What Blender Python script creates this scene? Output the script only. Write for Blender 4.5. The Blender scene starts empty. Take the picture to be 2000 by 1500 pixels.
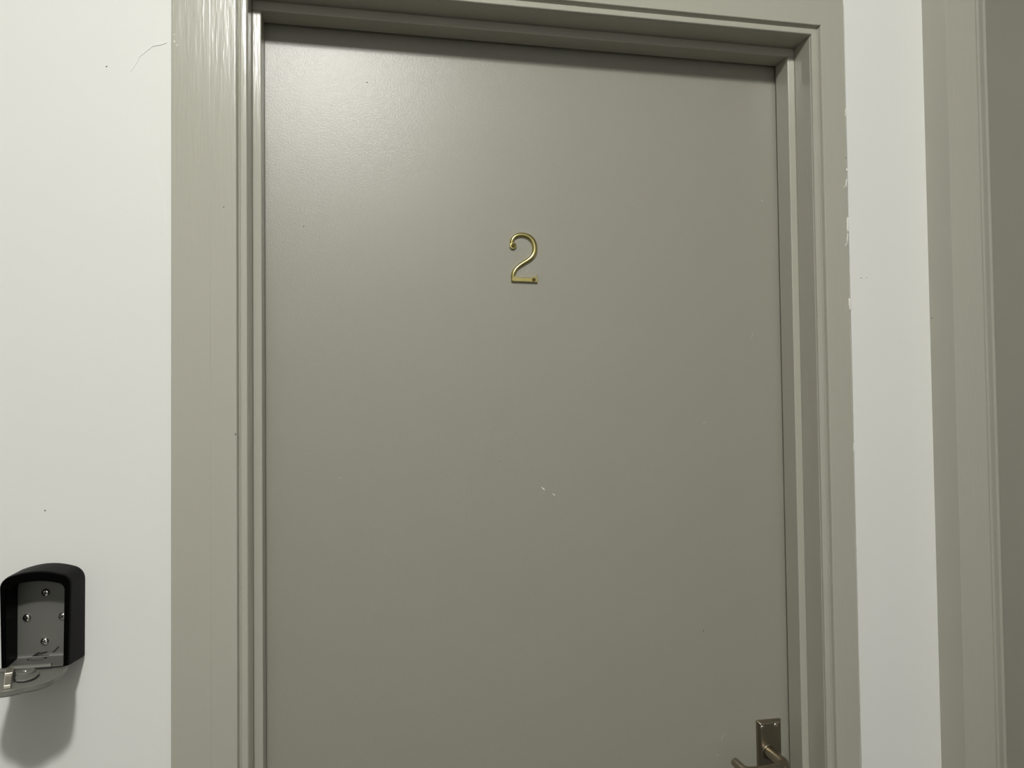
import bpy, bmesh, math, random
from mathutils import Vector, Matrix

random.seed(7)
sc = bpy.context.scene
COL = sc.collection
EYE = 1.45                      # camera height above the floor

# ------------------------------------------------------------------ camera
YAW, PITCH, ROLL = 0.2035, 0.0268, -0.0116
fw = Vector((math.sin(YAW) * math.cos(PITCH), math.cos(YAW) * math.cos(PITCH), math.sin(PITCH)))
rt = Vector((math.cos(YAW), -math.sin(YAW), 0))
up = rt.cross(fw)
r2 = rt * math.cos(ROLL) + up * math.sin(ROLL)
u2 = -rt * math.sin(ROLL) + up * math.cos(ROLL)
cam_data = bpy.data.cameras.new('camera')
cam_data.sensor_width = 36.0
cam_data.lens = 36.0 * 1500 / 2000
cam_data.clip_start = 0.02
cam = bpy.data.objects.new('camera', cam_data)
m = Matrix((r2, u2, -fw)).transposed().to_4x4()
m.translation = Vector((0, 0, EYE))
cam.matrix_world = m
COL.objects.link(cam)
sc.camera = cam

# ------------------------------------------------------------------ light, exposure
world = bpy.data.worlds.new('world')
world.use_nodes = True
world.node_tree.nodes['Background'].inputs[0].default_value = (0.9, 0.95, 1, 1)
world.node_tree.nodes['Background'].inputs[1].default_value = 0.0
sc.world = world
CEIL = 2.79
ld = bpy.data.lights.new('ceiling_lamp', 'AREA')
ld.shape = 'DISK'
ld.size = 0.15
ld.energy = 16
ld.color = (1.0, 0.995, 0.955)
lamp = bpy.data.objects.new('ceiling_lamp', ld)
lamp.location = (-0.11, -0.69, CEIL - 0.012)
COL.objects.link(lamp)
pd = bpy.data.lights.new('ceiling_lamp_glow', 'POINT')      # light the same fitting sheds sideways
pd.shadow_soft_size = 0.065
pd.energy = 64
pd.color = (1.0, 0.995, 0.955)
glow = bpy.data.objects.new('ceiling_lamp_glow', pd)
glow.location = (-0.11, -0.69, CEIL - 0.068)
COL.objects.link(glow)
vs = sc.view_settings
vs.view_transform = 'Standard'
vs.look = 'None'
vs.gamma = 1
vs.exposure = 0.0
vs.use_curve_mapping = False


# ------------------------------------------------------------------ materials
def lin(h):
    out = []
    for i in (0, 2, 4):
        c = int(h[i:i + 2], 16) / 255
        out.append(c / 12.92 if c <= 0.04045 else ((c + 0.055) / 1.055) ** 2.4)
    return (*out, 1)


def mat(name, color, rough=0.5, metal=0.0, bumps=(), spec=0.5, mottle=0.0, coat=0.0):
    """bumps: (scale xyz, detail, strength, distance)"""
    mt = bpy.data.materials.new(name)
    mt.use_nodes = True
    nt = mt.node_tree
    b = nt.nodes['Principled BSDF']
    b.inputs['Base Color'].default_value = color
    b.inputs['Roughness'].default_value = rough
    b.inputs['Metallic'].default_value = metal
    b.inputs['Specular IOR Level'].default_value = spec
    b.inputs['Coat Weight'].default_value = coat
    tc = nt.nodes.new('ShaderNodeTexCoord')
    last = None
    for sx, det, st, dist in bumps:
        mp = nt.nodes.new('ShaderNodeMapping')
        mp.inputs['Scale'].default_value = sx
        nt.links.new(tc.outputs['Object'], mp.inputs[0])
        nz = nt.nodes.new('ShaderNodeTexNoise')
        nz.inputs['Scale'].default_value = 1.0
        nz.inputs['Detail'].default_value = det
        nt.links.new(mp.outputs[0], nz.inputs['Vector'])
        bp = nt.nodes.new('ShaderNodeBump')
        bp.inputs['Strength'].default_value = st
        bp.inputs['Distance'].default_value = dist
        nt.links.new(nz.outputs['Fac'], bp.inputs['Height'])
        if last:
            nt.links.new(last.outputs[0], bp.inputs['Normal'])
        last = bp
    if last:
        nt.links.new(last.outputs[0], b.inputs['Normal'])
    if mottle:
        nz = nt.nodes.new('ShaderNodeTexNoise')
        nz.inputs['Scale'].default_value = 3.0
        nz.inputs['Detail'].default_value = 3
        nt.links.new(tc.outputs['Object'], nz.inputs['Vector'])
        mx = nt.nodes.new('ShaderNodeMix')
        mx.data_type = 'RGBA'
        mx.inputs[6].default_value = tuple(c * (1 - mottle) for c in color[:3]) + (1,)
        mx.inputs[7].default_value = tuple(min(1, c * (1 + mottle)) for c in color[:3]) + (1,)
        nt.links.new(nz.outputs['Fac'], mx.inputs[0])
        nt.links.new(mx.outputs[2], b.inputs['Base Color'])
    return mt


M_WALL = mat('white_wall_paint', (0.80, 0.80, 0.765, 1), 0.55,
             bumps=[((9, 9, 6), 2, 0.12, 0.004), ((420, 420, 420), 2, 0.06, 0.0005)], spec=0.35, mottle=0.012)
M_CEIL = mat('ceiling_paint', (0.72, 0.72, 0.70, 1), 0.8)
M_FAR = mat('corridor_paint', (0.62, 0.62, 0.60, 1), 0.6)
M_FLOOR = mat('floor_carpet', (0.05, 0.048, 0.045, 1), 0.95, bumps=[((300, 300, 300), 3, 0.6, 0.003)])
GREY = (0.308, 0.298, 0.248, 1)
GREYT = (0.420, 0.408, 0.342, 1)
M_DOOR = mat('grey_door_paint', GREY, 0.36,
             bumps=[((760, 760, 700), 1, 0.30, 0.0005)], spec=0.62, mottle=0.012)
M_TRIM = mat('grey_trim_gloss', GREYT, 0.20,
             bumps=[((300, 300, 26), 3, 0.20, 0.0010), ((90, 90, 20), 3, 0.07, 0.0012)], spec=0.5)
M_TRIMH = mat('grey_trim_gloss_head', GREYT, 0.22,
              bumps=[((11, 260, 260), 3, 0.13, 0.0010), ((14, 60, 60), 2, 0.03, 0.0012)], spec=0.5)
M_CAULK = mat('white_caulk', (0.78, 0.78, 0.72, 1), 0.45)
M_CHIP = mat('pale_chip', (0.80, 0.80, 0.72, 1), 0.6)
M_FAINT = mat('faint_chip', (0.46, 0.44, 0.38, 1), 0.5)
M_SPECK = mat('dark_speck', (0.10, 0.095, 0.075, 1), 0.7)
M_SMEAR = mat('wall_smear', (0.81, 0.81, 0.785, 1), 0.5, spec=0.35)
M_BRASS = mat('polished_brass', (0.60, 0.52, 0.22, 1), 0.22, 1.0, bumps=[((300, 300, 300), 2, 0.05, 0.0004)])
M_BRASSD = mat('brass_screw', (0.15, 0.12, 0.04, 1), 0.35, 1.0)
M_NICKEL = mat('satin_nickel', (0.30, 0.262, 0.20, 1), 0.36, 1.0, bumps=[((160, 160, 160), 3, 0.10, 0.0005)])
M_LEVER = mat('polished_nickel', (0.34, 0.30, 0.225, 1), 0.17, 1.0)
M_SCREW = mat('chrome_screw', (0.70, 0.69, 0.66, 1), 0.16, 1.0)
M_BLACK = mat('black_rubber', (0.0012, 0.0012, 0.0012, 1), 0.42, bumps=[((900, 900, 900), 2, 0.12, 0.0003)], spec=0.03)
M_STEEL = mat('grey_cast_metal', (0.16, 0.16, 0.145, 1), 0.42, 0.35, bumps=[((200, 200, 200), 3, 0.08, 0.0004)])
M_LID = mat('grey_lid_metal', (0.17, 0.17, 0.15, 1), 0.40, 0.1, bumps=[((200, 200, 200), 3, 0.10, 0.0004)])
M_STEELD = mat('dark_slot', (0.008, 0.008, 0.007, 1), 0.8)
M_LATCH = mat('pale_latch_metal', (0.80, 0.74, 0.62, 1), 0.35, 0.85)


# ------------------------------------------------------------------ helpers
def tag(o, label=None, cat=None, kind=None, group=None):
    if label: o['label'] = label
    if cat: o['category'] = cat
    if kind: o['kind'] = kind
    if group: o['group'] = group
    return o


def obj(name, bm, mats, parent=None, smooth=None, bevel=None):
    bmesh.ops.recalc_face_normals(bm, faces=bm.faces)
    me = bpy.data.meshes.new(name)
    bm.to_mesh(me)
    bm.free()
    if not isinstance(mats, (list, tuple)):
        mats = [mats]
    for x in mats:
        me.materials.append(x)
    o = bpy.data.objects.new(name, me)
    COL.objects.link(o)
    if parent:
        o.parent = parent
    if bevel:
        b = o.modifiers.new('bevel', 'BEVEL')
        b.width = bevel
        b.segments = 2
        b.limit_method = 'ANGLE'
        b.angle_limit = math.radians(40)
    if smooth:
        for p in me.polygons:
            p.use_smooth = True
        if smooth is not True:
            me.set_sharp_from_angle(angle=math.radians(smooth))
            w_ = o.modifiers.new('weighted_normal', 'WEIGHTED_NORMAL')
            w_.keep_sharp = True
            w_.weight = 90
    return o


def box(bm, x0, x1, y0, y1, z0, z1, mi=0):
    vs_ = [bm.verts.new(p) for p in ((x0, y0, z0), (x1, y0, z0), (x1, y1, z0), (x0, y1, z0),
                                     (x0, y0, z1), (x1, y0, z1), (x1, y1, z1), (x0, y1, z1))]
    for f in ((0, 1, 2, 3), (4, 5, 6, 7), (0, 1, 5, 4), (1, 2, 6, 5), (2, 3, 7, 6), (3, 0, 4, 7)):
        bm.faces.new([vs_[i] for i in f]).material_index = mi


def prism(bm, pts, y0, y1, mi=0):
    """polygon pts (x,z) extruded in y"""
    a = [bm.verts.new((x, y0, z)) for x, z in pts]
    b = [bm.verts.new((x, y1, z)) for x, z in pts]
    bm.faces.new(a).material_index = mi
    bm.faces.new(b[::-1]).material_index = mi
    n = len(pts)
    for i in range(n):
        bm.faces.new((a[i], a[(i + 1) % n], b[(i + 1) % n], b[i])).material_index = mi


def loft(bm, rings, cap0=True, cap1=True, mi=0):
    R = [[bm.verts.new(p) for p in r] for r in rings]
    n = len(R[0])
    for a, b in zip(R, R[1:]):
        for i in range(n):
            bm.faces.new((a[i], a[(i + 1) % n], b[(i + 1) % n], b[i])).material_index = mi
    if cap0: bm.faces.new(R[0][::-1]).material_index = mi
    if cap1: bm.faces.new(R[-1]).material_index = mi
    return R


def chip(bm, x, z, y, length, width, ang, mi, th=0.0002):
    """a small irregular lozenge lying on a surface that faces -y"""
    ca, sa = math.cos(ang), math.sin(ang)
    pts = []
    for k in range(8):
        t = k * math.tau / 8
        u = math.cos(t) * length / 2 * random.uniform(0.8, 1.1)
        v = math.sin(t) * width / 2 * random.uniform(0.75, 1.1)
        pts.append((x + u * ca - v * sa, z + u * sa + v * ca))
    prism(bm, pts, y - th, y + 0.0002, mi)


def tube(bm, pts, radii, seg=20, caps=True, squash=None, mi=0):
    pts = [Vector(p) for p in pts]
    if not isinstance(radii, (list, tuple)):
        radii = [radii] * len(pts)
    rings = []
    nrm = None
    for i, p in enumerate(pts):
        t = (pts[min(i + 1, len(pts) - 1)] - pts[max(i - 1, 0)]).normalized()
        if nrm is None:
            nrm = Vector((0, 0, 1)) if abs(t.z) < 0.9 else Vector((1, 0, 0))
        nrm = (nrm - t * nrm.dot(t)).normalized()
        bn = t.cross(nrm)
        rings.append([tuple(p + nrm * math.cos(k * math.tau / seg) * radii[i] + bn * math.sin(k * math.tau / seg) * radii[i])
                      for k in range(seg)])
    loft(bm, rings, caps, caps, mi)


def Z(h):
    return EYE + h


# ------------------------------------------------------------------ depths (m in front of the camera)
A, S, L, W = 0.976, 1.020, 1.060, 0.992
AF = A - 0.004      # architrave face, stop face, leaf face, wall face
JL, JR, JT = -0.1250, 0.6450, Z(0.5246)      # inner faces of the frame of the first door
A2 = 0.941                                   # face of the second frame, proud of the wall
S2, L2 = A2 + 0.044, A2 + 0.084
X2 = 0.8416                                  # its left side
K2 = 2.0
B2 = 0.0474 + 0.0123 * K2                                  # width of its architrave
J2L, J2R, J2T = X2 + B2 + 0.0006, X2 + B2 + 0.0006 + 0.77, Z(0.70)

# ------------------------------------------------------------------ room shell
XL, XR, YB, YW = -3.2, 3.4, -1.9, W + 0.115
bm = bmesh.new()
T = 0.025
box(bm, XL, JL - T, W, YW, 0, CEIL)
box(bm, JR + T, J2L - T, W, YW, 0, CEIL)
box(bm, J2R + T, XR, W, YW, 0, CEIL)
box(bm, JL - T, JR + T, W, YW, JT + T, CEIL)
box(bm, J2L - T, J2R + T, W, YW, J2T + T, CEIL)
# small specks in the paint, and trowel smears beside the frame
for px, pz, l, w_, a in ((-0.2888, 0.4121, 0.0022, 0.0018, 0), (-0.3536, -0.1173, 0.002, 0.0018, 0),
                         (0.7279, 0.1791, 0.003, 0.001, 0.2), (0.7370, 0.1800, 0.0015, 0.001, 0)):
    chip(bm, px, Z(pz), W, l, w_, a, 2)
chip(bm, 0.7221, Z(-0.0986), W, 0.0035, 0.0025, 1.2, 1)
n_sm = 0
for path in (((-0.2352, 0.300), (-0.2300, 0.283), (-0.2246, 0.262), (-0.2222, 0.236), (-0.2206, 0.204)),
             ((-0.2600, 0.412), (-0.2500, 0.430), (-0.2380, 0.441), (-0.2240, 0.446))):
    for (ax, az), (bx_, bz) in zip(path, path[1:]):
        for t in (0.2, 0.7):
            chip(bm, ax + (bx_ - ax) * t, Z(az + (bz - az) * t), W, 0.017, random.uniform(0.0012, 0.0034),
                 math.atan2(bz - az, bx_ - ax) + random.uniform(-0.15, 0.15), 3, 0.00006 + 0.00005 * n_sm)
            n_sm += 1
wall_back = obj('wall_back', bm, [M_WALL, M_CAULK, M_SPECK, M_SMEAR])
tag(wall_back, 'white painted wall around the grey door', 'wall', 'structure')
for nm, b in (('wall_left', (XL - 0.1, XL, YB, W, 0, CEIL)), ('wall_right', (XR, XR + 0.1, YB, W, 0, CEIL)),
              ('wall_front', (XL - 0.1, XR + 0.1, YB - 0.1, YB, 0, CEIL))):
    bm = bmesh.new()
    box(bm, *b)
    tag(obj(nm, bm, M_FAR), 'plain painted corridor wall', 'wall', 'structure')
bm = bmesh.new(); box(bm, XL - 0.1, XR + 0.1, YB - 0.1, YW, CEIL, CEIL + 0.1)
tag(obj('ceiling', bm, M_CEIL), 'plain white ceiling', 'ceiling', 'structure')
bm = bmesh.new(); box(bm, XL - 0.1, XR + 0.1, YB - 0.1, YW, -0.1, 0)
tag(obj('floor', bm, M_FLOOR), 'dark carpet floor', 'floor', 'structure')


# ------------------------------------------------------------------ door frames
def arch_profile(width, back, k=1.0):
    """(s, d): s outward from the jamb edge, d in front (+) or behind (-) the architrave face; closed loop"""
    p = [(0.0, -back), (0.0, -0.0068), (0.0003, -0.0058), (0.0011, -0.0050), (0.0026, -0.0047), (0.0048, -0.0049),
         (0.0070, -0.0047), (0.0080, -0.0050), (0.0087, -0.0058), (0.0091, -0.0070), (0.0099, -0.0072),
         (0.0107, -0.0062), (0.0113, -0.0046), (0.0117, -0.0018), (0.0120, -0.0008), (0.0125, -0.0002), (0.0132, 0.0), (0.0142, 0.0)]
    kk = 0.0087 * k
    p = [(s_ * k, d_ - (0.0055 * max(0, 1 - s_ * k / kk) if k > 1 and d_ > -0.1 else 0)) for s_, d_ in p[:1] + p[1:]]
    t = 0.0028 if k > 1 else 0.0              # the second frame's face leans a little
    p += [(width - 0.0012, -t), (width - 0.0003 + t / 2, -t - 0.0004), (width + t / 2, -t - 0.0014), (width, -back)]
    return p


def sweep_side(name, parent, x_in, sgn, ztop_in, width, wh, yf, back, mt, wavy=None, k=1.0):
    """vertical architrave: x_in inner edge, sgn -1 = extends left; mitred at top"""
    prof = arch_profile(width, back, k)
    bm = bmesh.new()
    rings = []
    zs = [0.0] + ([] if not wavy else [w[0] for w in wavy])
    for i, z in enumerate(zs):
        dx = 0 if (not wavy or i == 0) else wavy[i - 1][1]
        rings.append([(x_in + sgn * (s + dx * (s / width if s > 0.03 else 0)), yf - d, z) for s, d in prof])
    rings.append([(x_in + sgn * s, yf - d, ztop_in + s * wh / width) for s, d in prof])
    loft(bm, rings)
    return obj(name, bm, mt, parent, smooth=30)


def sweep_head(name, parent, x0, x1, w0, w1, z_in, wh, yf, back, mt, k=1.0):
    prof = arch_profile(wh, back, k)
    bm = bmesh.new()
    loft(bm, [[(x0 - s * w0 / wh, yf - d, z_in + s) for s, d in prof],
              [(x1 + s * w1 / wh, yf - d, z_in + s) for s, d in prof]])
    return obj(name, bm, mt, parent, smooth=30)


def lining(name, x0, x1, zt, yf, yb, lab):
    bm = bmesh.new()
    box(bm, x0 - T, x0, yf, yb, 0, zt)
    box(bm, x1, x1 + T, yf, yb, 0, zt)
    box(bm, x0 - T, x1 + T, yf, yb, zt, zt + T)
    return tag(obj(name, bm, M_TRIM, bevel=0.0012), lab, 'door frame', 'structure')


def stops(parent, x0, x1, zt, ys, yl):
    for nm, b, mt in (('door_stop', (x0, x0 + 0.0112, ys, yl, 0, zt - 0.0128), M_TRIM),
                      ('door_stop', (x1 - 0.0112, x1, ys, yl, 0, zt - 0.0128), M_TRIM),
                      ('door_stop', (x0, x1, ys, yl, zt - 0.0128, zt), M_TRIMH)):
        bm = bmesh.new(); box(bm, *b)
        obj(nm, bm, mt, parent, bevel=0.0012)


frame1 = lining('trim_1', JL, JR, JT, AF + 0.0085, YW, 'grey gloss painted door frame around the door with the brass number')
stops(frame1, JL, JR, JT, S, L - 0.006)
a_left = sweep_side('architrave', frame1, JL - 0.0006, -1, JT + 0.0006, 0.0426, 0.055, AF, W - AF + 0.002, M_TRIM)
a_head = sweep_head('architrave', frame1, JL - 0.0006, JR + 0.0006, 0.0426, 0.0492, JT + 0.0006, 0.055, AF, W - AF + 0.002, M_TRIMH)
a_right = sweep_side('architrave', frame1, JR + 0.0006, 1, JT + 0.0006, 0.0492, 0.055, AF, W - AF + 0.002, M_TRIM,
                     wavy=[(Z(-0.5), 0.0012), (Z(-0.3), 0.0002), (Z(-0.15), 0.0010), (Z(-0.02), -0.0006), (Z(0.1), 0.0006),
                           (Z(0.22), -0.0008), (Z(0.35), -0.0014), (Z(0.46), 0.0002)])
# wide board fixed outside the left architrave
bm = bmesh.new()
x0, x1 = -0.2118, JL - 0.0006 - 0.0426
yo, yi = AF - 0.0006, AF - 0.0005
rings = []
for z in (0, CEIL - 0.32):
    rings.append([(x0, W + 0.002, z), (x0, yo + 0.0015, z), (x0 + 0.0006, yo + 0.0003, z), (x0 + 0.002, yo, z),
                  (x1 + 0.0002, yi, z), (x1 + 0.0010, yi + 0.0003, z), (x1 + 0.0015, yi + 0.0010, z), (x1 + 0.0015, W + 0.002, z)])
loft(bm, rings)
obj('cover_board', bm, M_TRIM, frame1, smooth=30)
# white filler line and smears down the outer edge of the right architrave
bm = bmesh.new()
xa = JR + 0.0006 + 0.0492
prev = None
n = 90
for i in range(n + 1):
    h = -0.62 + 1.19 * i / n
    wob = 0.0009 * math.sin(h * 23) + 0.0006 * math.sin(h * 61 + 1) + random.uniform(-0.0002, 0.0002)
    inset = 0.0006 + wob * 0.6
    q = [bm.verts.new(p) for p in ((xa - max(0.0001, inset), AF - 0.00025, Z(h)), (xa + 0.0008, AF + 0.0006, Z(h)),
                                   (xa + 0.0022 + abs(wob), W - 0.0012, Z(h)), (xa + 0.0045 + wob, W + 0.0003, Z(h)),
                                   (xa - 0.001, W + 0.0003, Z(h)))]
    if prev:
        for k in range(5):
            bm.faces.new((prev[k], prev[(k + 1) % 5], q[(k + 1) % 5], q[k]))
    prev = q
obj('filler_line', bm, M_CAULK, frame1, smooth=60)
bm = bmesh.new()
SMEARS = [((0.6975, 0.3325), (0.6970, 0.329), 0.0016), ((0.6972, 0.318), (0.6950, 0.3065), 0.0010),
          ((0.6950, 0.3065), (0.6915, 0.3055), 0.0007), ((0.6965, 0.262), (0.6962, 0.240), 0.0016),
          ((0.6962, 0.240), (0.6948, 0.2255), 0.0010), ((0.6948, 0.2255), (0.6915, 0.2213), 0.0008),
          ((0.6966, 0.146), (0.6974, 0.128), 0.0019), ((0.6978, -0.06), (0.6979, -0.075), 0.0009),
          ((0.6975, 0.42), (0.6972, 0.407), 0.0009)]
for (xa_, za_), (xb_, zb_), r in SMEARS:
    k = 6
    pts = [(xa_ - 0.0030 + (xb_ - xa_) * t / k + random.uniform(-.0003, .0003), AF + 0.0001, Z(za_ + (zb_ - za_) * t / k)) for t in range(k + 1)]
    tube(bm, pts, [r * (0.55 + 0.45 * math.sin(math.pi * (t + 0.6) / (k + 1.2))) for t in range(k + 1)], 8)
obj('paint_smear', bm, M_CAULK, frame1, smooth=True)
bm = bmesh.new()
for px, pz, mi, l in ((-0.1529, 0.2424, 1, 0.0022), (-0.1398, -0.0318, 1, 0.0030), (-0.2087, 0.4394, 0, 0.0028),
                      (-0.2058, 0.4353, 0, 0.0022), (-0.2092, 0.4480, 0, 0.0016), (0.6955, 0.3480, 1, 0.0022)):
    chip(bm, px * 0.996, Z(pz), AF - (0.0010 if px < -0.2 else 0), l, l * 0.6, 1.4, mi)
obj('paint_speck', bm, [M_CHIP, M_SPECK], frame1)

# second frame, standing proud of the wall
frame2 = lining('trim_2', J2L, J2R, J2T, A2 + 0.0085, YW, 'grey painted door frame standing proud of the wall, cut by the right edge')
stops(frame2, J2L, J2R, J2T, S2, L2 - 0.006)
w2 = J2L - 0.0006 - X2
sweep_side('architrave', frame2, J2L - 0.0006, -1, J2T + 0.0006, w2, w2, A2, W - A2 + 0.002, M_TRIM, k=K2)
sweep_head('architrave', frame2, J2L - 0.0006, J2R + 0.0006, w2, w2, J2T + 0.0006, w2, A2, W - A2 + 0.002, M_TRIMH, k=K2)
sweep_side('architrave', frame2, J2R + 0.0006, 1, J2T + 0.0006, w2, w2, A2, W - A2 + 0.002, M_TRIM, k=K2)
bm = bmesh.new()
chip(bm, 0, 0, 0, 0.0024, 0.0018, 0.3, 0, 0.0004)
sp = obj('paint_speck', bm, M_SPECK, frame2)
sp.location = (X2 - 0.0001, W - 0.004, Z(0.1211)); sp.rotation_euler = (0, 0, -math.pi / 2)

# ------------------------------------------------------------------ door leaves
bm = bmesh.new()
g = 0.0022
box(bm, JL + g, JR - g, L, L + 0.044, 0.006, JT - g)
MARKS = [(0.2622, -0.1196, 0.0074, 0.0017, -0.72, 1), (0.2774, -0.1284, 0.0052, 0.0015, -0.62, 1),
         (0.0207, 0.4442, 0.0030, 0.0014, -0.2, 2), (0.5022, -0.3360, 0.0022, 0.0018, 0, 2),
         (0.5296, -0.4925, 0.0145, 0.0010, 1.1, 3), (0.5213, -0.5180, 0.0030, 0.0022, 0, 3),
         (0.6105, 0.3059, 0.0035, 0.0020, 0.4, 3), (-0.0644, 0.2425, 0.0018, 0.0016, 0, 2),
         (-0.0179, -0.0955, 0.0030, 0.0014, 0, 3), (0.2425, 0.1900, 0.0024, 0.0014, 0.2, 3),
         (0.2000, -0.0800, 0.0016, 0.0012, 0.2, 2), (0.5900, 0.1000, 0.0100, 0.0009, 1.1, 3),
         (0.5100, -0.0300, 0.0070, 0.0008, 0.3, 3)]
for x, h, l, w_, a, mi in MARKS:
    chip(bm, x, Z(h), L, l, w_, a, mi, 0.00015)
door1 = obj('door_1', bm, [M_DOOR, M_CHIP, M_SPECK, M_FAINT])
tag(door1, 'flush grey painted door with the brass number and lever handle', 'door', 'structure')
bm = bmesh.new()
box(bm, J2L + g, J2R - g, L2, L2 + 0.044, 0.006, J2T - g)
door2 = obj('door_2', bm, M_DOOR)
tag(door2, 'grey painted door at the right edge, only its margin in view', 'door', 'structure')

# ------------------------------------------------------------------ lever handle of the first door
PX0, PX1 = 0.5832, 0.6217
pcx, pcz = (PX0 + PX1) / 2 - 0.0045, -0.5175
bm = bmesh.new()
zt_, zb_ = Z(-0.4737), Z(-0.4737 - 0.150)
hw = (PX1 - PX0) / 2
cxp = (PX0 + PX1) / 2


def plate_ring(inset, y):
    r = 0.0009
    o = []
    for cx_, cz_, a0 in ((cxp + hw - inset - r, zt_ - inset - r, 0), (cxp - hw + inset + r, zt_ - inset - r, 90),
                         (cxp - hw + inset + r, zb_ + inset + r, 180), (cxp + hw - inset - r, zb_ + inset + r, 270)):
        for k in range(5):
            a = math.radians(a0 + k * 22.5)
            o.append((cx_ + r * math.cos(a), y, cz_ + r * math.sin(a)))
    # gently arched top edge
    return [(x, y_, z + (0.0012 * (1 - ((x - cxp) / hw) ** 2) if z > zt_ - 0.02 else 0)) for x, y_, z in o]


loft(bm, [plate_ring(0, L), plate_ring(0, L - 0.0035), plate_ring(0.0010, L - 0.0050), plate_ring(0.0034, L - 0.0083),
          plate_ring(0.0044, L - 0.0088)])
plate = obj('door_handle', bm, M_NICKEL, door1, smooth=35)
plate['label'] = 'satin nickel lever handle on a rectangular plate'
bm = bmesh.new()
tube(bm, [(pcx, L - 0.0080, Z(pcz)), (pcx, L - 0.0094, Z(pcz)), (pcx, L - 0.0106, Z(pcz))], [0.0108, 0.0104, 0.0092], 32)
obj('collar', bm, M_NICKEL, plate, smooth=40)
bm = bmesh.new()
pts, rad = [], []
yS, yE = L - 0.0115, L - 0.0600
for k in range(6):
    pts.append((pcx, yS + (yE + 0.014 - yS) * k / 5, Z(pcz))); rad.append(0.0084)
for k in range(1, 9):
    a = math.pi / 2 * k / 8
    pts.append((pcx - 0.014 * (1 - math.cos(a)), yE + 0.014 - 0.014 * math.sin(a), Z(pcz))); rad.append(0.0084 - 0.0003 * k / 8)
xe = 0.533
for k in range(1, 7):
    t = k / 6
    pts.append((pcx - 0.014 + (xe + 0.010 - pcx + 0.014) * t, yE, Z(pcz) - 0.001 * math.sin(math.pi * t))); rad.append(0.0081 - 0.0012 * t)
for k in range(1, 8):
    a = math.pi / 2 * k / 7
    pts.append((xe + 0.010 - 0.010 * math.sin(a), yE + 0.010 * (1 - math.cos(a)), Z(pcz))); rad.append(0.0068)
pts.append((xe, yE + 0.022, Z(pcz + 0.0005))); rad.append(0.0066)
pts.append((xe, yE + 0.0300, Z(pcz + 0.001))); rad.append(0.0063)
pts.append((xe, yE + 0.0312, Z(pcz + 0.001))); rad.append(0.0050)
tube(bm, pts, rad, 28)
obj('lever', bm, M_LEVER, plate, smooth=50)


def screw_head(name, x, y, z, r, h, mt, parent, twist=0.3, slots=2):
    """pan head with a cross recess, facing -y"""
    bm = bmesh.new()
    rings = []
    for k in range(6):
        a = math.pi / 2 * k / 5
        rr = r * (0.30 + 0.70 * math.cos(a)) if k else r
        rings.append([(rr * math.cos(j * math.tau / 28), -h * math.sin(a), rr * math.sin(j * math.tau / 28)) for j in range(28)])
    loft(bm, [[(r * math.cos(j * math.tau / 28), 0.0006, r * math.sin(j * math.tau / 28)) for j in range(28)]] + rings)
    o = obj(name, bm, mt, parent, smooth=60)
    o.location = (x, y, z)
    o.rotation_euler = (0, twist, 0)
    bm = bmesh.new()
    for i in range(slots):
        a = i * math.pi / 2
        dx, dz = (r * 0.55, r * 0.12) if i == 0 else (r * 0.12, r * 0.55)
        box(bm, -dx, dx, -h * 1.04, -h * 0.80, -dz, dz)
    c = obj('recess', bm, M_STEELD, o)
    return o


def flat_screw(x, y, z, r, mt, parent, twist):
    bm = bmesh.new()
    seg = 24
    prof = [(r, 0.0004), (r, -0.0002), (r * 0.82, -0.0008), (r * 0.40, -0.0008), (r * 0.22, 0.0000)]
    loft(bm, [[(q * math.cos(j * math.tau / seg), d, q * math.sin(j * math.tau / seg)) for j in range(seg)] for q, d in prof])
    o = obj('screw', bm, mt, parent, smooth=40)
    o.location = (x, y, z)
    o.rotation_euler = (0, twist, 0)
    return o


for x, h, tw in ((0.5889, -0.4812, 0.5), (0.6105, -0.4800, 1.1), (0.5889, -0.6165, 0.2), (0.6105, -0.6165, 0.9)):
    screw_head('screw', x, L - 0.0086, Z(h), 0.0030, 0.0014, M_SCREW, plate, tw, 0 or 2).children[0].name = 'recess'

# ------------------------------------------------------------------ brass number 2
# centre line in units of the enlarged view (1500 px = 160 frame px); mapped to metres on the leaf
def nmap(u, v):
    fx, fy = 940 + u * 160 / 1500, 420 + v * 160 / 1500
    X = 0.2152 + (fx - 992) * (0.2571 - 0.2152) / (1048 - 992) + (fy - 553) * -0.000012
    H = 0.1722 + (553 - fy) * (0.2425 - 0.1722) / 96.0
    return X, H


ctrl = [(556, 575), (540, 520), (556, 455), (610, 400), (690, 372), (770, 375), (850, 402), (915, 460), (952, 540),
        (962, 630), (945, 710), (900, 780), (830, 838), (750, 888), (670, 945), (612, 1005), (578, 1070), (568, 1120), (566, 1150)]


def catmull(P, n=6):
    out = []
    for i in range(len(P) - 1):
        p0, p1, p2, p3 = P[max(i - 1, 0)], P[i], P[i + 1], P[min(i + 2, len(P) - 1)]
        for k in range(n):
            t = k / n
            out.append(tuple(0.5 * (2 * b + (c - a) * t + (2 * a - 5 * b + 4 * c - d) * t * t + (3 * b - a - 3 * c + d) * t ** 3)
                             for a, b, c, d in zip(p0, p1, p2, p3)))
    out.append(P[-1])
    return out


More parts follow.
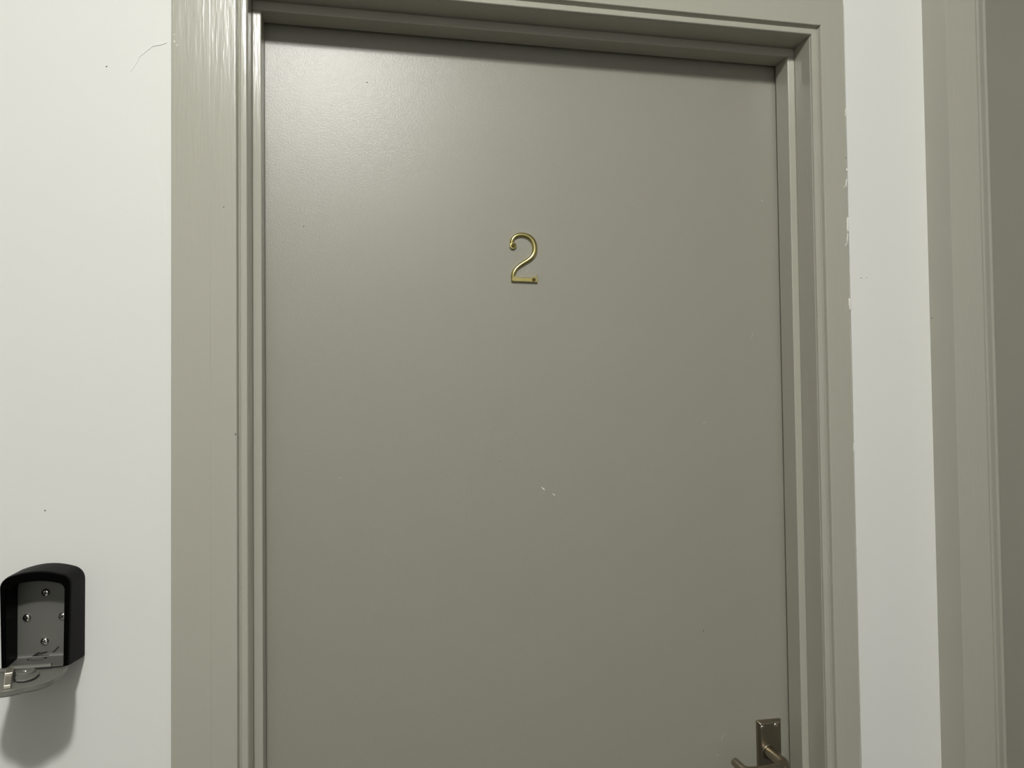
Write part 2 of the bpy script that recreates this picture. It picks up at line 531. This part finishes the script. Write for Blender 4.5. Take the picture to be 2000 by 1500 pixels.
num = bpy.data.objects.new('door_number', None)
COL.objects.link(num)
num.location = (0.236, L, Z(0.1722))
num.empty_display_size = 0.03
tag(num, 'polished brass numeral 2 screwed to the middle of the grey door', 'door number')
NL = num.location
line = [nmap(*c) for c in catmull(ctrl)]
sections = []
TH = 0.0042
N = len(line)
for i, (x, h) in enumerate(line):
    a, b = line[max(i - 1, 0)], line[min(i + 1, N - 1)]
    tx, tz = b[0] - a[0], b[1] - a[1]
    ll = math.hypot(tx, tz)
    nx, nz = -tz / ll, tx / ll
    t = i / (N - 1)
    hw_ = 0.0027 + 0.0010 * math.sin(math.pi * min(1, max(0, (t - 0.08) / 0.75))) ** 1.5
    if t > 0.85: hw_ = 0.0029
    ring = []
    for s, d in ((-1, 0), (-1, 0.0022), (-0.78, 0.0034), (-0.25, TH), (0.25, TH), (0.78, 0.0034), (1, 0.0022), (1, 0)):
        ring.append((x + nx * s * hw_ - NL.x, -d, Z(h) + nz * s * hw_ - NL.z))
    sections.append(ring)
bm = bmesh.new()
loft(bm, sections)
# boss round the upper screw
bx, bh = nmap(562, 575)
seg = 24
loft(bm, [[(bx - NL.x + r * math.cos(j * math.tau / seg), -d, Z(bh) - NL.z + r * math.sin(j * math.tau / seg)) for j in range(seg)]
          for r, d in ((0.0051, 0), (0.0051, 0.0030), (0.0045, 0.0040), (0.0030, 0.0042), (0.0028, 0.0034), (0.001, 0.0030))])
# foot bar, flared at its right end
foot = [(530, 1150), (585, 1120), (625, 1142), (700, 1150), (900, 1150), (960, 1128), (1005, 1098), (1008, 1160), (1010, 1232),
        (1008, 1240), (760, 1232), (556, 1232), (534, 1218)]
fp = [nmap(*c) for c in foot]
cx_ = sum(p[0] for p in fp) / len(fp); ch_ = sum(p[1] for p in fp) / len(fp)
def fr(ins, d):
    o = []
    for x, h in fp:
        dx, dz = x - cx_, h - ch_
        o.append((x - NL.x - math.copysign(min(abs(dx), ins), dx), -d, Z(h) - NL.z - math.copysign(min(abs(dz) * 0.8, ins), dz)))
    return o
loft(bm, [fr(0, 0), fr(0, 0.0030), fr(0.0006, 0.0042), fr(0.0009, 0.0045)])
obj('numeral', bm, M_BRASS, num, smooth=35)
for (u, v), r in (((562, 575), 0.0024), ((938, 1192), 0.0027)):
    x, h = nmap(u, v)
    o = flat_screw(x - NL.x, -0.0046, Z(h) - NL.z, r, M_BRASSD, num, 0.6)

# ------------------------------------------------------------------ key safe on the left wall
KC = -0.3472
safe = bpy.data.objects.new('key_safe', None)
COL.objects.link(safe)
safe.location = (KC, W, Z(-0.2885))
safe.empty_display_size = 0.05
tag(safe, 'open black key safe with grey lid, on the white wall left of the door', 'key safe')


def safe_outline(hw_top, hw_bot, top, bot, arch, rad, n=6):
    """closed outline (u, w) symmetric about u=0, arched top with rounded corners; w up from the base"""
    pts = [(hw_bot, bot)]
    zc = top - arch - rad
    pts += [(hw_bot + (hw_top - hw_bot) * k / 4, bot + (zc - bot) * k / 4) for k in range(1, 4)]
    for k in range(n + 1):
        a = math.pi / 2 * k / n * 0.86
        pts.append((hw_top - rad + rad * math.cos(a), zc + rad * math.sin(a)))
    xe_, ze_ = pts[-1]
    for k in range(1, 6):
        u = xe_ * (1 - k / 5)
        pts.append((u, ze_ + (top - ze_) * (1 - (u / xe_) ** 2)))
    right = pts
    left = [(-u, w) for u, w in right[:-1]][::-1]
    return right + left


def ring(o, y):
    return [(u, -y, w) for u, w in o]


H0 = 0.0        # base at -0.2885
outs = [(safe_outline(0.0368, 0.0366, 0.1100, 0.0010, 0.0038, 0.016), 0.0),
        (safe_outline(0.0371, 0.0368, 0.1105, 0.0008, 0.0038, 0.016), 0.006),
        (safe_outline(0.0360, 0.0342, 0.1096, 0.0030, 0.0036, 0.014), 0.040),
        (safe_outline(0.0354, 0.0334, 0.1090, 0.0036, 0.0036, 0.013), 0.0443),
        (safe_outline(0.0345, 0.0325, 0.1080, 0.0040, 0.0035, 0.012), 0.0455),
        (safe_outline(0.0302, 0.0292, 0.0998, 0.0043, 0.0032, 0.0085), 0.0455),
        (safe_outline(0.0295, 0.0286, 0.0988, 0.0043, 0.0032, 0.008), 0.0445),
        (safe_outline(0.0308, 0.0308, 0.1000, 0.0043, 0.0036, 0.011), 0.009)]
bm = bmesh.new()
loft(bm, [ring(o, y) for o, y in outs], True, True)
# leave the floor of the box to the metal plate: keep the loft closed behind it
obj('housing', bm, M_BLACK, safe, smooth=38)
# metal back plate with bent floor
bm = bmesh.new()
o = safe_outline(0.0306, 0.0306, 0.0996, 0.0050, 0.0036, 0.011)
loft(bm, [ring(o, 0.0085), ring(o, 0.0105)])
prof = [(0.0105, 0.0092), (0.0109, 0.0073), (0.0120, 0.0058), (0.0145, 0.0052), (0.0455, 0.0050), (0.0475, 0.0042)]
for (y0, z0), (y1, z1) in zip(prof, prof[1:]):
    wa = 0.0304 - 0.0014 * max(0, (y0 - 0.0165)) / 0.029
    wb = 0.0304 - 0.0014 * max(0, (y1 - 0.0165)) / 0.029
    vsA = [bm.verts.new(p) for p in ((-wa, -y0, z0), (wa, -y0, z0), (wb, -y1, z1), (-wb, -y1, z1))]
    bm.faces.new(vsA)
back = obj('back_plate', bm, M_STEEL, safe, smooth=50)
back['label'] = 'grey metal back plate'
for x, h, tw in ((-0.3486, -0.2102, 0.2), (-0.3681, -0.2376, 0.5), (-0.3307, -0.2383, 0.9), (-0.3494, -0.2657, 0.5)):
    screw_head('screw', x - KC, -0.0105, h + 0.2885, 0.0046, 0.0026, M_SCREW, back, tw)
# holes in the bent floor
bm = bmesh.new()
ov = []
for k in range(20):
    a = k * math.tau / 20
    ov.append((-0.0085 + 0.0088 * math.cos(a), -0.0155 + 0.0022 * math.sin(a)))
def flat_shape(bm, pts, z0, z1, mi=0):
    a = [bm.verts.new((x, y, z0)) for x, y in pts]
    b = [bm.verts.new((x, y, z1)) for x, y in pts]
    bm.faces.new(a[::-1]).material_index = mi
    bm.faces.new(b).material_index = mi
    for i in range(len(pts)):
        bm.faces.new((a[i], a[(i + 1) % len(pts)], b[(i + 1) % len(pts)], b[i])).material_index = mi
# keyhole-like opening and slit, seen on the lower part of the plate
ko = [(-0.0125, 0.0090), (-0.0095, 0.0112), (-0.0070, 0.0128), (-0.0058, 0.0132), (-0.0050, 0.0124), (-0.0015, 0.0128), (0.0012, 0.0134),
      (0.0010, 0.0124), (-0.0020, 0.0116), (-0.0062, 0.0112), (-0.0075, 0.0104), (0.0030, 0.0100), (0.0032, 0.0088), (0.0012, 0.0086),
      (-0.0080, 0.0094), (-0.0105, 0.0086)]
ko = [(x * 1.25 - 0.001, z - 0.0032 + (z - 0.0085) * 0.2) for x, z in ko]
prism(bm, ko, -0.0114, -0.0100)
flat_shape(bm, [(-0.0080 + 0.0105 * math.cos(k * math.tau / 24), -0.0170 + 0.0052 * math.sin(k * math.tau / 24)) for k in range(24)], 0.0048, 0.0055)
sl = [(0.0060, 0.0098), (0.0072, 0.0094), (0.0128, 0.0152), (0.0120, 0.0158)]
prism(bm, sl, -0.0112, -0.0100)
obj('slot', bm, M_STEELD, back)
bm = bmesh.new()
flat_shape(bm, [(-0.0078 + 0.0085 * math.cos(k * math.tau / 24), -0.0182 + 0.0032 * math.sin(k * math.tau / 24)) for k in range(24)], 0.0050, 0.0058)
obj('slot_tongue', bm, M_LID, back)

# lid: folded down, held out level
lid_e = bpy.data.objects.new('lid', None)
bm = bmesh.new()
def lid_outline(ins=0.0):
    pts = [(0.0318 - ins, 0.0 + ins), (0.0340 - ins, 0.012), (0.0354 - ins, 0.025), (0.0361 - ins, 0.038), (0.0364 - ins, 0.046)]
    r, hwL, yc = 0.027, 0.0364 - ins, 0.0530
    pts.append((hwL, yc))
    for k in range(1, 9):
        a = math.pi / 2 * k / 8 * 0.82
        pts.append((hwL - r + r * math.cos(a), yc + (r - ins * 0.8) * math.sin(a)))
    xe_, ye_ = pts[-1]
    for k in range(1, 6):
        u = xe_ * (1 - k / 5)
        pts.append((u, ye_ + (0.0890 - ins - ye_) * (1 - (u / xe_) ** 2)))
    return pts + [(-u, v) for u, v in pts[:-1]][::-1]
def lr(ins, z):
    return [(u, -v, z) for u, v in lid_outline(ins)]
loft(bm, [lr(0.0012, -0.0052), lr(0.0, -0.0040), lr(0.0, 0.0006), lr(0.0005, 0.0010), lr(0.0014, 0.0010), lr(0.0020, 0.0004), lr(0.0080, 0.0001)])
lid = obj('lid', bm, M_LID, safe, smooth=40)
lid['label'] = 'grey metal lid hanging open'
lid.location = (0, -0.0400, 0.0022)
lid.rotation_euler = (-0.050, 0, 0)
# hinge barrel with its cut-out
bm = bmesh.new()
tube(bm, [(-0.0245, -0.0035, 0.0014), (0.0165, -0.0035, 0.0014)], 0.0034, 18)
obj('hinge', bm, M_LID, lid, smooth=40)
bm = bmesh.new()
flat_shape(bm, [(-0.0060, -0.0068), (0.0168, -0.0068), (0.0168, 0.0050), (0.0195, 0.0110), (0.0210, 0.0106), (0.0184, 0.0045),
                (0.0184, -0.0092), (-0.0060, -0.0092)], 0.0006, 0.0017)
obj('hinge_slot', bm, M_STEELD, lid)


def arc_strip(bm, pts, w, z0, z1, mi=0):
    """flat ribbon of width w along pts"""
    L_, R_ = [], []
    for i, p in enumerate(pts):
        a, b = pts[max(i - 1, 0)], pts[min(i + 1, len(pts) - 1)]
        t = Vector((b[0] - a[0], b[1] - a[1])).normalized()
        n_ = Vector((-t.y, t.x)) * w / 2
        L_.append((p[0] + n_.x, p[1] + n_.y)); R_.append((p[0] - n_.x, p[1] - n_.y))
    flat_shape(bm, L_ + R_[::-1], z0, z1, mi)


# release cam: raised rounded tab with a rim, a disc and a rivet
loop = [(-0.0130, 0.0175), (-0.0085, 0.0320), (-0.0040, 0.0450), (0.0010, 0.0545), (0.0060, 0.0572), (0.0105, 0.0560), (0.0138, 0.0510),
        (0.0147, 0.0430), (0.0136, 0.0340), (0.0110, 0.0260), (0.0064, 0.0175), (0.0010, 0.0100), (-0.0050, 0.0080), (-0.0110, 0.0110)]
bm = bmesh.new()
flat_shape(bm, [(u, -v) for u, v in catmull(loop + [loop[0]], 4)[:-1]], 0.0001, 0.0012)
tube(bm, [(u, -v, 0.0016) for u, v in catmull(loop[3:11], 5)], 0.0010, 10)
DC = (-0.0020, 0.0240)
loft(bm, [[(DC[0] + r * math.cos(j * math.tau / 28), -DC[1] + 1.25 * r * math.sin(j * math.tau / 28), z) for j in range(28)]
          for r, z in ((0.0088, 0.0010), (0.0088, 0.0030), (0.0082, 0.0036), (0.0074, 0.0036))])
obj('release_cam', bm, M_LID, lid, smooth=40)
bm = bmesh.new()
arc_strip(bm, [(u - 0.0012, -v) for u, v in loop[0:4]], 0.0024, 0.0004, 0.0014)
arc_strip(bm, [(u * 1.04 + 0.0008, -v - 0.0012) for u, v in catmull(loop[3:9], 4)], 0.0017, 0.0004, 0.0013)
obj('cam_groove', bm, M_STEELD, lid)
bm = bmesh.new()
loft(bm, [[(DC[0] + 0.001 + r * math.cos(j * math.tau / 20), -DC[1] - 0.002 + r * math.sin(j * math.tau / 20), z) for j in range(20)]
          for r, z in ((0.0027, 0.0030), (0.0025, 0.0044), (0.0014, 0.0051), (0.0004, 0.0052))])
obj('rivet', bm, M_SCREW, lid, smooth=60)


def slab(bm, p, q, w, z0, z1, mi=0):
    d = Vector((q[0] - p[0], q[1] - p[1])); d.normalize(); n_ = Vector((-d.y, d.x)) * w / 2
    flat_shape(bm, [(p[0] + n_.x, p[1] + n_.y), (q[0] + n_.x, q[1] + n_.y), (q[0] - n_.x, q[1] - n_.y), (p[0] - n_.x, p[1] - n_.y)], z0, z1, mi)


# pale latch bar running along the lid, and the bolt strip to its left
bm = bmesh.new()
slab(bm, (-0.0228, -0.0100), (-0.0145, -0.0345), 0.0074, 0.0006, 0.0052)
slab(bm, (-0.0135, -0.0375), (0.0015, -0.0785), 0.0062, 0.0004, 0.0042)
latch = obj('latch', bm, M_LATCH, lid, bevel=0.0006)
latch['label'] = 'pale metal latch bar'
bm = bmesh.new()
slab(bm, (-0.0345, -0.0070), (-0.0262, -0.0075), 0.0090, 0.0004, 0.0034)
obj('bolt', bm, M_LID, lid, bevel=0.0006)
